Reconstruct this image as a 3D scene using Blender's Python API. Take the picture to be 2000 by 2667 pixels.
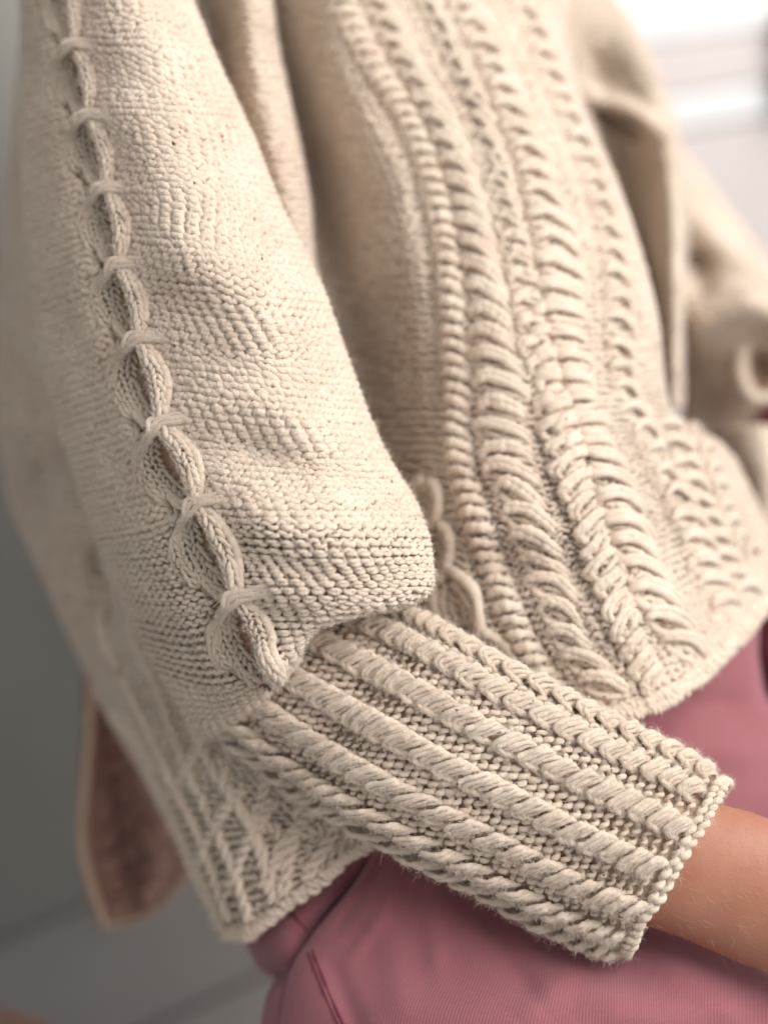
import bpy, math
import numpy as np
from mathutils import Matrix, Vector

rng = np.random.default_rng(7)
sc = bpy.context.scene
for o in list(bpy.data.objects):
    bpy.data.objects.remove(o)
COL = sc.collection

# ------------------------------------------------------------------ camera
PITCH = math.radians(25)
CAM = np.array([0.0, 0.0, 1.1])
FPX = 4186.0                      # focal length in photograph pixels (2000 wide)
FW = np.array([0, math.cos(PITCH), -math.sin(PITCH)])
UP = np.array([0, math.sin(PITCH), math.cos(PITCH)])
RT = np.array([1.0, 0, 0])
cam = bpy.data.cameras.new('camera')
cam.sensor_fit = 'HORIZONTAL'
cam.sensor_width = 24
cam.lens = 24 * FPX / 2000
cam.clip_end = 60
cam.dof.use_dof = True
cam.dof.focus_distance = 0.898
cam.dof.aperture_fstop = 1.45
camo = bpy.data.objects.new('camera', cam)
COL.objects.link(camo)
camo.location = CAM
camo.rotation_euler = (math.pi / 2 - PITCH, 0, 0)
sc.camera = camo

# ------------------------------------------------------------------ light
sc.view_settings.view_transform = 'Standard'
sc.view_settings.look = 'None'
sc.view_settings.gamma = 1
sc.view_settings.exposure = 0.24
w = bpy.data.worlds.new('World')
sc.world = w
w.use_nodes = True
w.node_tree.nodes['Background'].inputs[0].default_value = (0.97, 0.985, 1.0, 1)
w.node_tree.nodes['Background'].inputs[1].default_value = 0.42
sc.cycles.max_bounces = 6
sc.cycles.diffuse_bounces = 4
sc.cycles.sample_clamp_indirect = 4


def area(name, loc, target, size, size_y, power, color):
    l = bpy.data.lights.new(name, 'AREA')
    l.shape = 'RECTANGLE'
    l.size, l.size_y = size, size_y
    l.energy = power
    l.color = color
    o = bpy.data.objects.new(name, l)
    COL.objects.link(o)
    o.location = loc
    d = Vector(target) - Vector(loc)
    o.rotation_euler = d.to_track_quat('-Z', 'Y').to_euler()
    return o


area('window_light', (1.45, 0.15, 2.15), (0.05, 0.9, 0.7), 2.0, 1.6, 66, (1.0, 0.968, 0.935))


# ------------------------------------------------------------------ helpers
def unproject(p):
    """(x, y in photograph scale, distance along the view) -> world metres"""
    p = np.asarray(p, float)
    x = (p[..., 0] - 1000) / FPX * p[..., 2]
    y = -(p[..., 1] - 1333.5) / FPX * p[..., 2]
    return CAM + x[..., None] * RT + y[..., None] * UP + p[..., 2:3] * FW


def to_px(P):
    q = P - CAM
    d = q @ FW
    return (q @ RT) / d * FPX + 1000, -(q @ UP) / d * FPX + 1333.5


def catmull(C, t):
    """C (n,...), t in 0..1 array -> interpolated"""
    n = len(C)
    x = np.clip(t, 0, 1) * (n - 1)
    i = np.minimum(x.astype(int), n - 2)
    f = (x - i).reshape((-1,) + (1,) * (C.ndim - 1))
    p1, p2 = C[i], C[i + 1]
    p0 = np.where((i > 0).reshape(f.shape), C[np.maximum(i - 1, 0)], 2 * p1 - p2)
    p3 = np.where((i < n - 2).reshape(f.shape), C[np.minimum(i + 2, n - 1)], 2 * p2 - p1)
    return 0.5 * (2 * p1 + (p2 - p0) * f + (2 * p0 - 5 * p1 + 4 * p2 - p3) * f ** 2 + (3 * p1 - p0 - 3 * p2 + p3) * f ** 3)


def polydist(px, py, line):
    """signed distance (right side positive), 0..1 position, to a polyline"""
    line = np.asarray(line, float)
    best = np.full(px.shape, 1e9)
    sd = np.zeros(px.shape)
    pos = np.zeros(px.shape)
    seg = np.diff(line, axis=0)
    L = np.hypot(seg[:, 0], seg[:, 1])
    cum = np.concatenate([[0], np.cumsum(L)])
    for k in range(len(seg)):
        a, s = line[k], seg[k]
        t = np.clip(((px - a[0]) * s[0] + (py - a[1]) * s[1]) / L[k] ** 2, 0, 1)
        dx, dy = px - a[0] - t * s[0], py - a[1] - t * s[1]
        dd = np.hypot(dx, dy)
        m = dd < best
        best = np.where(m, dd, best)
        sd = np.where(m, np.sign(dx * -s[1] + dy * s[0]) * -dd, sd)
        pos = np.where(m, (cum[k] + t * L[k]) / cum[-1], pos)
    return sd, pos


class Surf:
    def __init__(self, grid, folds=(), nu=150, nv=200, world=None, extra=None):
        if world is None:
            G = np.array(grid, float)                 # (nv, nu, 3)
            G = catmull(G, np.linspace(0, 1, nv))
            G = catmull(G.transpose(1, 0, 2), np.linspace(0, 1, nu)).transpose(1, 0, 2)
            add = np.zeros(G.shape[:2])
            for line, width, amp in folds:
                sd, pos = polydist(G[..., 0], G[..., 1], line)
                end = np.minimum(1, np.minimum(pos, 1 - pos) * 4 + 0.15)
                if isinstance(width, tuple):
                    wd = np.where(sd > 0, width[1], width[0])
                else:
                    wd = width
                add += amp * end * np.exp(-(sd / wd) ** 2)
            if extra is not None:
                add += extra(G[..., 0], G[..., 1])
            G[..., 2] -= add
            self.P = unproject(G)
        else:
            self.P = world
        self.nv, self.nu = self.P.shape[:2]
        self._normals()

    def _normals(self):
        du = np.gradient(self.P, axis=1)
        dv = np.gradient(self.P, axis=0)
        N = np.cross(du, dv)
        N /= np.linalg.norm(N, axis=-1, keepdims=True) + 1e-12
        c = N[self.nv // 2, self.nu // 2]
        if c @ (CAM - self.P[self.nv // 2, self.nu // 2]) < 0:
            N = -N
        self.N = N
        self.px, self.py = to_px(self.P)
        self.front = (np.einsum('ijk,ijk->ij', N, CAM - self.P) > 0)

    def ev(self, u, v, A=None):
        x = np.clip(np.asarray(u, float), 0, 1) * (self.nu - 1)
        y = np.clip(np.asarray(v, float), 0, 1) * (self.nv - 1)
        i = np.minimum(x.astype(int), self.nu - 2)
        j = np.minimum(y.astype(int), self.nv - 2)
        fx, fy = (x - i)[..., None], (y - j)[..., None]
        out = []
        for M in (self.P, self.N):
            out.append((M[j, i] * (1 - fx) + M[j, i + 1] * fx) * (1 - fy) + (M[j + 1, i] * (1 - fx) + M[j + 1, i + 1] * fx) * fy)
        out[1] /= np.linalg.norm(out[1], axis=-1, keepdims=True)
        return out

    def locate(self, x, y):
        d = (self.px - x) ** 2 + (self.py - y) ** 2
        d = np.where(self.front, d, d + 1e5)
        j, i = np.unravel_index(np.argmin(d), d.shape)
        return i / (self.nu - 1), j / (self.nv - 1)

    def at(self, pts):
        """pixels -> points and normals on this surface (ray meets the surface)"""
        P, N = [], []
        for x, y in pts:
            u, v = self.locate(x, y)
            p, n = self.ev(u, v)
            d = (p - CAM) @ FW
            p = unproject(np.array([x, y, d]))
            P.append(p)
            N.append(n)
        return np.array(P), np.array(N)


def mesh_obj(name, verts, faces, mat, parent=None, uv=None, smooth=True):
    me = bpy.data.meshes.new(name)
    nv, nf = len(verts), len(faces)
    me.vertices.add(nv)
    me.vertices.foreach_set('co', np.asarray(verts, np.float32).ravel())
    me.loops.add(nf * 4)
    me.loops.foreach_set('vertex_index', np.asarray(faces, np.int32).ravel())
    me.polygons.add(nf)
    me.polygons.foreach_set('loop_start', np.arange(0, nf * 4, 4, dtype=np.int32))
    if uv is not None:
        l = me.uv_layers.new(name='UVMap')
        l.data.foreach_set('uv', np.asarray(uv, np.float32)[np.asarray(faces).ravel()].ravel())
    me.update(calc_edges=True)
    if smooth:
        me.polygons.foreach_set('use_smooth', np.ones(nf, bool))
    me.materials.append(mat)
    me.validate()
    o = bpy.data.objects.new(name, me)
    COL.objects.link(o)
    if parent is not None:
        o.parent = parent
        o.matrix_parent_inverse = Matrix.Translation(parent.location).inverted()
    return o


FUZZ = []          # (points, normals, side) collected for the wool halo


class Tubes:
    def __init__(self):
        self.v, self.f, self.uv, self.n = [], [], [], 0

    def add(self, P, N, r, k=7, flat=1.0, caps=True, fuzz=0.0):
        P = np.asarray(P, float)
        n = len(P)
        if n < 3:
            return
        T = np.gradient(P, axis=0)
        T /= np.linalg.norm(T, axis=1, keepdims=True) + 1e-12
        S = np.cross(T, N)
        S /= np.linalg.norm(S, axis=1, keepdims=True) + 1e-9
        B = np.cross(S, T)
        r = np.broadcast_to(r, (n,)).copy()
        if caps:
            r[0] *= 0.25
            r[-1] *= 0.25
        th = np.linspace(0, 2 * np.pi, k, endpoint=False)
        ring = P[:, None] + r[:, None, None] * (np.cos(th)[None, :, None] * S[:, None] + flat * np.sin(th)[None, :, None] * B[:, None])
        L = np.concatenate([[0], np.cumsum(np.linalg.norm(np.diff(P, axis=0), axis=1))])
        uv = np.stack(np.broadcast_arrays(L[:, None] * 100, th[None, :] / (2 * np.pi)), -1)
        idx = np.arange(n * k).reshape(n, k) + self.n
        nx = np.roll(idx, -1, axis=1)
        f = np.stack([idx[:-1], nx[:-1], nx[1:], idx[1:]], -1).reshape(-1, 4)
        self.v.append(ring.reshape(-1, 3))
        self.uv.append(uv.reshape(-1, 2))
        self.f.append(f)
        self.n += n * k
        if fuzz > 0:
            m = rng.random(n) < fuzz
            if m.any():
                a = rng.uniform(0.1, np.pi - 0.1, m.sum())
                dirs = np.cos(a)[:, None] * S[m] + np.sin(a)[:, None] * B[m]
                FUZZ.append((P[m] + dirs * r[m][:, None] * 0.9, dirs, T[m]))

    def build(self, name, mat, parent=None, kind=None):
        if not self.v:
            return None
        o = mesh_obj(name, np.concatenate(self.v), np.concatenate(self.f), mat, parent, np.concatenate(self.uv))
        if kind:
            o['kind'] = kind
        return o


def sheet(name, S, mat, parent, off=0.0, uvs=1.0, u0=0, u1=1, v0=0, v1=1, nu=120, nv=160):
    u, v = np.meshgrid(np.linspace(u0, u1, nu), np.linspace(v0, v1, nv))
    P, N = S.ev(u, v)
    P = P + N * off
    idx = np.arange(nu * nv).reshape(nv, nu)
    f = np.stack([idx[:-1, :-1], idx[:-1, 1:], idx[1:, 1:], idx[1:, :-1]], -1).reshape(-1, 4)
    uv = np.stack([u, v], -1).reshape(-1, 2) * uvs
    return mesh_obj(name, P.reshape(-1, 3), f, mat, parent, uv)


def smooth_noise(n, step, amp):
    m = max(4, int(n / step) + 3)
    a = rng.normal(0, 1, m)
    return amp * np.interp(np.linspace(0, m - 1, n), np.arange(m), a)


def knit(S, tubes, W, H, r, purl=True, helix=None, pts=12, k=6, anchor=0.5, v0=0.0, v1=1.0, u0=0.0, u1=1.0,
         mask=None, hh=0.95, aa=0.21, dd=0.8, lift=0.0, jit=0.08, fuzz=0.0, nrows=None, flatk=1.0, backcull=True):
    """rows of yarn loops laid over a surface; every row is one continuous strand"""
    us = np.linspace(u0, u1, 400)
    P, _ = S.ev(np.full(60, anchor), np.linspace(v0, v1, 60))
    Pb, _ = S.ev(np.full(60, anchor + 0.15 if anchor < 0.8 else anchor - .15), np.linspace(v0, v1, 60))
    Lv = 0.5 * (np.linalg.norm(np.diff(P, axis=0), axis=1) + np.linalg.norm(np.diff(Pb, axis=0), axis=1))
    cum = np.concatenate([[0], np.cumsum(Lv)])
    if nrows is None:
        nrows = max(2, int(round(cum[-1] / H)))
    vv = np.interp((np.arange(nrows) + 0.5) / nrows * cum[-1], cum, np.linspace(v0, v1, 60))
    dv_m = cum[-1] / (v1 - v0)
    UU, VV = np.meshgrid(us, vv)
    PA, _ = S.ev(UU, VV)
    LA = np.concatenate([np.zeros((nrows, 1)), np.cumsum(np.linalg.norm(np.diff(PA, axis=1), axis=2), axis=1)], axis=1)
    LA -= np.array([np.interp(anchor, us, l) for l in LA])[:, None]
    kw = min(11, nrows // 2 * 2 - 1)
    if kw >= 3:
        pad = np.pad(LA, ((kw // 2, kw // 2), (0, 0)), mode='reflect', reflect_type='odd')
        ker = np.hanning(kw + 2)[1:-1]
        ker /= ker.sum()
        LA = np.array([(pad[q:q + kw] * ker[:, None]).sum(0) for q in range(nrows)])
    for j, v in enumerate(vv):
        Ls = LA[j] - LA[j, 0]
        La = -LA[j, 0]
        n0 = math.ceil(-La / W)
        n1 = math.floor((Ls[-1] - La) / W)
        if n1 - n0 < 1:
            continue
        n = (n1 - n0) * pts + 1
        s = np.linspace(n0, n1, n)
        t = 2 * np.pi * s
        x = s * W + aa * W * np.sin(2 * t) + smooth_noise(n, pts * 0.7, jit * W)
        y = hh * H * np.cos(t) * (1 + smooth_noise(n, pts, jit)) + smooth_noise(n, pts * .8, jit * H * 1.2)
        z = dd * r * np.cos(2 * t) * (1 if purl else -1) + smooth_noise(n, pts, jit * r * 1.3) + lift
        if helix:
            x = s * W + smooth_noise(n, pts, jit * W)
            y = helix[0] * np.sin(t + 2.4 * (j % 2)) + smooth_noise(n, pts * .7, jit * H)
            z = helix[1] * np.cos(t + 2.4 * (j % 2)) + smooth_noise(n, pts, jit * r) + lift
        uu = np.interp(x + La, Ls, us)
        # local metres per v at this spot keeps loop height true where rows fan out
        Pa, _ = S.ev(uu, np.full(n, max(v - 0.01, 0)))
        Pc, _ = S.ev(uu, np.full(n, min(v + 0.01, 1)))
        loc = np.linalg.norm(Pc - Pa, axis=1) / (min(v + 0.01, 1) - max(v - 0.01, 0))
        rs = np.clip(loc / dv_m, 0.72, 1.12)
        vy = v - y / dv_m
        Q, N = S.ev(uu, vy)
        Q = Q + N * z[:, None]
        rad = r * rs * (1 + smooth_noise(n, pts * .45, 0.10))
        keep = np.ones(n, bool)
        qx, qy = to_px(Q)
        if mask is not None:
            keep &= ~mask(qx, qy)
        if backcull:
            fc = np.einsum('ij,ij->i', N, CAM - Q) / np.linalg.norm(CAM - Q, axis=1)
            keep &= fc > -0.45
            keep &= (qx > -160) & (qx < 2160) & (qy > -160) & (qy < 2830)
        if keep.all():
            tubes.add(Q, N, rad, k, fuzz=fuzz, flat=flatk)
        else:
            e = np.flatnonzero(np.diff(np.concatenate([[0], keep.astype(int), [0]])))
            for a, b in zip(e[::2], e[1::2]):
                if b - a > pts * 0.6:
                    tubes.add(Q[a:b], N[a:b], rad[a:b], k, fuzz=fuzz, flat=flatk)


def spline(pts, n):
    return catmull(np.asarray(pts, float), np.linspace(0, 1, n))


def strand(S, tubes, pts, r, lift, n=24, k=8, flat=1.0, taper=False, fuzz=0.3, beads=0.0):
    """a strand laid on S through the given points; lift may be a list of heights"""
    c = spline(pts, n)
    P, N = S.at(spline(pts, min(n, 12)))
    P, N = spline(P, n), spline(N, n)
    N /= np.linalg.norm(N, axis=1, keepdims=True)
    h = spline(np.array(lift, float)[:, None], n)[:, 0] if hasattr(lift, '__len__') else np.full(n, lift)
    rr = np.full(n, r) * (1 + smooth_noise(n, 3, 0.10))
    if beads:
        L = np.concatenate([[0], np.cumsum(np.linalg.norm(np.diff(P, axis=0), axis=1))])
        rr = rr * (0.84 + 0.26 * np.abs(np.sin(np.pi * L / beads + rng.uniform(0, 3))))
    if taper:
        rr = rr * (0.35 + 0.65 * np.sin(np.pi * np.linspace(0.03, 0.97, n)) ** 0.6)
    tubes.add(P + N * h[:, None], N, rr, k, flat=flat, fuzz=fuzz)


def edging(tubes, P, N, r=0.0019, pitch=0.0062, amp=0.0022, twin=True):
    """a bound-off edge: one strand wrapped over and over along the border"""
    P, N = np.asarray(P), np.asarray(N)
    L0 = np.linalg.norm(np.diff(P, axis=0), axis=1).sum()
    n = int(L0 / pitch * 12)
    P, N = spline(P, n), spline(N, n)
    N = N / np.linalg.norm(N, axis=1, keepdims=True)
    T = np.gradient(P, axis=0)
    S_ = np.cross(T, N)
    S_ /= np.linalg.norm(S_, axis=1, keepdims=True)
    for q in range(2 if twin else 1):
        ph = np.linspace(0, L0 / pitch * 2 * np.pi, n) + q * np.pi + smooth_noise(n, 20, .5)
        am = amp * (1 + smooth_noise(n, 14, .25))
        C = P + N * (am * np.cos(ph) + .0008)[:, None] + S_ * (am * np.sin(ph) + smooth_noise(n, 30, .0007))[:, None]
        tubes.add(C, N, r * (1 + smooth_noise(n, 6, .12)), 7, fuzz=.3)


# ------------------------------------------------------------------ materials
def mat_base(name):
    m = bpy.data.materials.new(name)
    m.use_nodes = True
    nt = m.node_tree
    return m, nt, nt.nodes['Principled BSDF']


def wool(name, c1, c2, fleck=True, bump=0.55, sss=0):
    m, nt, b = mat_base(name)
    N, L = nt.nodes, nt.links
    tc = N.new('ShaderNodeTexCoord')
    n1 = N.new('ShaderNodeTexNoise')
    n1.inputs['Scale'].default_value = 26
    n1.inputs['Detail'].default_value = 5
    L.new(tc.outputs['Object'], n1.inputs['Vector'])
    mp = N.new('ShaderNodeMapping')
    mp.inputs['Scale'].default_value = (7, 7, 1)
    L.new(tc.outputs['UV'], mp.inputs['Vector'])
    n2 = N.new('ShaderNodeTexNoise')
    n2.inputs['Scale'].default_value = 3
    n2.inputs['Detail'].default_value = 4
    L.new(mp.outputs[0], n2.inputs['Vector'])
    mx = N.new('ShaderNodeMix')
    mx.data_type = 'RGBA'
    ad = N.new('ShaderNodeMath')
    ad.operation = 'ADD'
    L.new(n1.outputs[0], ad.inputs[0])
    L.new(n2.outputs[0], ad.inputs[1])
    mr = N.new('ShaderNodeMapRange')
    mr.inputs[1].default_value = 0.75
    mr.inputs[2].default_value = 1.25
    L.new(ad.outputs[0], mr.inputs[0])
    L.new(mr.outputs[0], mx.inputs[0])
    mx.inputs[6].default_value = (*c1, 1)
    mx.inputs[7].default_value = (*c2, 1)
    out = mx.outputs[2]
    if fleck:
        n3 = N.new('ShaderNodeTexNoise')
        n3.inputs['Scale'].default_value = 210
        n3.inputs['Detail'].default_value = 1
        L.new(tc.outputs['Object'], n3.inputs['Vector'])
        r3 = N.new('ShaderNodeMapRange')
        r3.inputs[1].default_value = 0.745
        r3.inputs[2].default_value = 0.80
        L.new(n3.outputs[0], r3.inputs[0])
        m3 = N.new('ShaderNodeMix')
        m3.data_type = 'RGBA'
        L.new(r3.outputs[0], m3.inputs[0])
        L.new(out, m3.inputs[6])
        m3.inputs[7].default_value = (0.16, 0.07, 0.06, 1)
        out = m3.outputs[2]
    L.new(out, b.inputs['Base Color'])
    b.inputs['Roughness'].default_value = 0.95
    b.inputs['Specular IOR Level'].default_value = 0.12
    b.inputs['Sheen Weight'].default_value = 0.25
    b.inputs['Sheen Roughness'].default_value = 0.6
    if sss:
        b.inputs['Subsurface Weight'].default_value = sss
        b.inputs['Subsurface Radius'].default_value = (1, 0.62, 0.4)
        b.inputs['Subsurface Scale'].default_value = 0.003
    n4 = N.new('ShaderNodeTexNoise')
    n4.inputs['Scale'].default_value = 900
    n4.inputs['Detail'].default_value = 3
    L.new(tc.outputs['Object'], n4.inputs['Vector'])
    a2 = N.new('ShaderNodeMath')
    a2.operation = 'ADD'
    L.new(n4.outputs[0], a2.inputs[0])
    L.new(n2.outputs[0], a2.inputs[1])
    bp = N.new('ShaderNodeBump')
    bp.inputs['Strength'].default_value = bump
    bp.inputs['Distance'].default_value = 0.0011
    L.new(a2.outputs[0], bp.inputs['Height'])
    L.new(bp.outputs[0], b.inputs['Normal'])
    return m


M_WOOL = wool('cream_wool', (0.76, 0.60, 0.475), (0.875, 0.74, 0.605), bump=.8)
M_SHADED = wool('cream_wool_shaded', (0.58, 0.385, 0.265), (0.69, 0.51, 0.38), fleck=False, sss=0)  # same cream yarn, with the brown shade of the crevices put into its colour
M_INNER_SHADED = wool('cream_wool_inside_shaded', (0.50, 0.28, 0.22), (0.60, 0.38, 0.31), fleck=False, sss=0)  # shadow and pink bounce from the trousers, painted into the cream wool


M_RIDGE_LIT = wool('cream_wool_inside_ridge_lit', (0.58, 0.33, 0.26), (0.70, 0.45, 0.37), fleck=False, sss=0)  # paler copy of the shaded inside: relief of the ridges painted as colour


def simple(name, col, rough=0.8, noise=None, bumpd=None, spec=0.3):
    m, nt, b = mat_base(name)
    N, L = nt.nodes, nt.links
    tc = N.new('ShaderNodeTexCoord')
    n = N.new('ShaderNodeTexNoise')
    n.inputs['Scale'].default_value = noise or 8
    n.inputs['Detail'].default_value = 4
    L.new(tc.outputs['Object'], n.inputs['Vector'])
    mx = N.new('ShaderNodeMix')
    mx.data_type = 'RGBA'
    L.new(n.outputs[0], mx.inputs[0])
    mx.inputs[6].default_value = (*[c * 0.85 for c in col], 1)
    mx.inputs[7].default_value = (*[min(1, c * 1.15) for c in col], 1)
    L.new(mx.outputs[2], b.inputs['Base Color'])
    b.inputs['Roughness'].default_value = rough
    b.inputs['Specular IOR Level'].default_value = spec
    if bumpd:
        n2 = N.new('ShaderNodeTexNoise')
        n2.inputs['Scale'].default_value = bumpd[0]
        L.new(tc.outputs['Object'], n2.inputs['Vector'])
        bp = N.new('ShaderNodeBump')
        bp.inputs['Strength'].default_value = 0.5
        bp.inputs['Distance'].default_value = bumpd[1]
        L.new(n2.outputs[0], bp.inputs['Height'])
        L.new(bp.outputs[0], b.inputs['Normal'])
    return m


M_GREYWALL = simple('grey_wall_paint', (0.27, 0.26, 0.24), 0.9, 3)
M_WHITE = simple('white_board_paint', (0.74, 0.67, 0.655), 0.6, 3)
M_TILE = simple('grey_floor_tile', (0.32, 0.30, 0.285), 0.45, 6)
M_GROUT = simple('tile_grout', (0.075, 0.064, 0.06), 0.9, 30)
M_BRIGHT = simple('bright_white_gloss_paint', (0.90, 0.89, 0.885), 0.45, 3)
M_DARK = simple('dark_grey_metal', (0.06, 0.06, 0.065), 0.5, 10)
M_CABLE = simple('orange_cable_plastic', (0.55, 0.13, 0.03), 0.5, 10)


def trouser_mat():
    m, nt, b = mat_base('pink_ribbed_cotton')
    N, L = nt.nodes, nt.links
    tc = N.new('ShaderNodeTexCoord')
    wv = N.new('ShaderNodeTexWave')
    wv.wave_type = 'BANDS'
    wv.bands_direction = 'X'
    wv.inputs['Scale'].default_value = 74
    wv.inputs['Distortion'].default_value = 0.6
    wv.inputs['Detail'].default_value = 1
    wv.inputs['Detail Scale'].default_value = 0.6
    L.new(tc.outputs['UV'], wv.inputs['Vector'])
    mp = N.new('ShaderNodeMapping')
    mp.inputs['Scale'].default_value = (1, 1, 1)
    L.new(tc.outputs['UV'], mp.inputs['Vector'])
    w2 = N.new('ShaderNodeTexWave')
    w2.bands_direction = 'Y'
    w2.inputs['Scale'].default_value = 110
    w2.inputs['Distortion'].default_value = 0.5
    L.new(mp.outputs[0], w2.inputs['Vector'])
    n1 = N.new('ShaderNodeTexNoise')
    n1.inputs['Scale'].default_value = 9
    n1.inputs['Detail'].default_value = 6
    L.new(tc.outputs['Object'], n1.inputs['Vector'])
    mx = N.new('ShaderNodeMix')
    mx.data_type = 'RGBA'
    L.new(n1.outputs[0], mx.inputs[0])
    mx.inputs[6].default_value = (0.26, 0.084, 0.096, 1)
    mx.inputs[7].default_value = (0.37, 0.140, 0.160, 1)
    mu = N.new('ShaderNodeMix')
    mu.data_type = 'RGBA'
    mu.blend_type = 'MULTIPLY'
    mr = N.new('ShaderNodeMapRange')
    mr.inputs[3].default_value = 0.82
    mr.inputs[4].default_value = 1.05
    L.new(wv.outputs[1], mr.inputs[0])
    mu.inputs[0].default_value = 1
    L.new(mx.outputs[2], mu.inputs[6])
    L.new(mr.outputs[0], mu.inputs[7])
    L.new(mu.outputs[2], b.inputs['Base Color'])
    b.inputs['Roughness'].default_value = 0.85
    b.inputs['Specular IOR Level'].default_value = 0.2
    b.inputs['Sheen Weight'].default_value = 0.4
    b.inputs['Sheen Tint'].default_value = (1, 0.75, 0.85, 1)
    n5 = N.new('ShaderNodeTexNoise')
    n5.inputs['Scale'].default_value = 1400
    n5.inputs['Detail'].default_value = 2
    L.new(tc.outputs['Object'], n5.inputs['Vector'])
    mv = N.new('ShaderNodeMix')
    mv.data_type = 'RGBA'
    mv.blend_type = 'MULTIPLY'
    mv.inputs[0].default_value = 1
    rv = N.new('ShaderNodeMapRange')
    rv.inputs[3].default_value = 0.72
    rv.inputs[4].default_value = 1.28
    L.new(n5.outputs[0], rv.inputs[0])
    L.new(mu.outputs[2], mv.inputs[6])
    L.new(rv.outputs[0], mv.inputs[7])
    L.new(mv.outputs[2], b.inputs['Base Color'])
    ad = N.new('ShaderNodeMath')
    ad.operation = 'MULTIPLY_ADD'
    ad.inputs[1].default_value = 0.25
    L.new(w2.outputs[1], ad.inputs[0])
    L.new(wv.outputs[1], ad.inputs[2])
    bp = N.new('ShaderNodeBump')
    bp.inputs['Strength'].default_value = 0.45
    bp.inputs['Distance'].default_value = 0.0004
    L.new(ad.outputs[0], bp.inputs['Height'])
    L.new(bp.outputs[0], b.inputs['Normal'])
    return m


M_TROUSER = trouser_mat()
M_SEAM = simple('dark_pink_thread', (0.16, 0.035, 0.06), 0.8, 60)


def skin_mat():
    m, nt, b = mat_base('tanned_skin')
    N, L = nt.nodes, nt.links
    tc = N.new('ShaderNodeTexCoord')
    n1 = N.new('ShaderNodeTexNoise')
    n1.inputs['Scale'].default_value = 30
    n1.inputs['Detail'].default_value = 6
    L.new(tc.outputs['Object'], n1.inputs['Vector'])
    mx = N.new('ShaderNodeMix')
    mx.data_type = 'RGBA'
    L.new(n1.outputs[0], mx.inputs[0])
    mx.inputs[6].default_value = (0.33, 0.130, 0.080, 1)
    mx.inputs[7].default_value = (0.52, 0.245, 0.165, 1)
    L.new(mx.outputs[2], b.inputs['Base Color'])
    b.inputs['Roughness'].default_value = 0.5
    b.inputs['Specular IOR Level'].default_value = 0.35
    b.inputs['Subsurface Weight'].default_value = 0.25
    b.inputs['Subsurface Radius'].default_value = (1, 0.35, 0.2)
    b.inputs['Subsurface Scale'].default_value = 0.008
    v = N.new('ShaderNodeTexVoronoi')
    v.inputs['Scale'].default_value = 700
    L.new(tc.outputs['Object'], v.inputs['Vector'])
    n2 = N.new('ShaderNodeTexNoise')
    n2.inputs['Scale'].default_value = 160
    n2.inputs['Detail'].default_value = 4
    L.new(tc.outputs['Object'], n2.inputs['Vector'])
    ad = N.new('ShaderNodeMath')
    ad.operation = 'ADD'
    vm = N.new('ShaderNodeMath')
    vm.operation = 'MULTIPLY'
    vm.inputs[1].default_value = 0.25
    L.new(v.outputs[0], vm.inputs[0])
    L.new(vm.outputs[0], ad.inputs[0])
    L.new(n2.outputs[0], ad.inputs[1])
    bp = N.new('ShaderNodeBump')
    bp.inputs['Strength'].default_value = 0.45
    bp.inputs['Distance'].default_value = 0.0005
    L.new(ad.outputs[0], bp.inputs['Height'])
    L.new(bp.outputs[0], b.inputs['Normal'])
    return m


M_SKIN = skin_mat()


def empty(name, loc, label, cat, group=None):
    o = bpy.data.objects.new(name, None)
    COL.objects.link(o)
    o.location = Vector([float(x) for x in loc])
    o.empty_display_size = 0.05
    o['label'] = label
    o['category'] = cat
    if group:
        o['group'] = group
    return o


def subempty(name, parent):
    o = bpy.data.objects.new(name, None)
    COL.objects.link(o)
    o.empty_display_size = 0.03
    o.location = parent.location
    o.parent = parent
    o.matrix_parent_inverse = Matrix.Translation(parent.location).inverted()
    return o


# ------------------------------------------------------------------ setting
def box(name, lo, hi, mat, parent=None, M=None, bev=0.0):
    x0, y0, z0 = lo
    x1, y1, z1 = hi
    import bmesh
    bm = bmesh.new()
    bmesh.ops.create_cube(bm, size=1)
    for v in bm.verts:
        v.co = Vector(((x0 + x1) / 2 + v.co.x * (x1 - x0), (y0 + y1) / 2 + v.co.y * (y1 - y0), (z0 + z1) / 2 + v.co.z * (z1 - z0)))
    if bev:
        bmesh.ops.bevel(bm, geom=bm.edges[:], offset=bev, segments=2, affect='EDGES')
    if M is not None:
        bm.transform(M)
    me = bpy.data.meshes.new(name)
    bm.to_mesh(me)
    bm.free()
    me.materials.append(mat)
    o = bpy.data.objects.new(name, me)
    COL.objects.link(o)
    if parent is not None:
        o.parent = parent
        o.matrix_parent_inverse = Matrix.Translation(parent.location).inverted()
    return o


WALL0 = Vector((-0.397, 1.318, 0))
WDIR = Vector((0.814, 0.581, 0))
ang = math.atan2(WDIR.y, WDIR.x)
WM = Matrix.Translation(WALL0) @ Matrix.Rotation(ang, 4, 'Z')   # x along the wall, -y towards the room

wall = box('wall', (-1.6, 0.0, -0.02), (0.55, 0.12, 2.6), M_GREYWALL, M=WM)
wall['kind'] = 'structure'
bw = box('board_wall', (0.552, 0.03, -0.02), (3.2, 0.12, 2.6), M_WHITE, M=WM)
bw['kind'] = 'structure'


def on_wall(x, y):
    dr = unproject(np.array([x, y, 1.0])) - CAM
    nrm = np.array([-WDIR.y, WDIR.x, 0])
    p = CAM + dr * ((np.array(WALL0) - CAM) @ nrm) / (dr @ nrm)
    return float((p - np.array(WALL0)) @ np.array(WDIR)), float(p[2])


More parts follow.
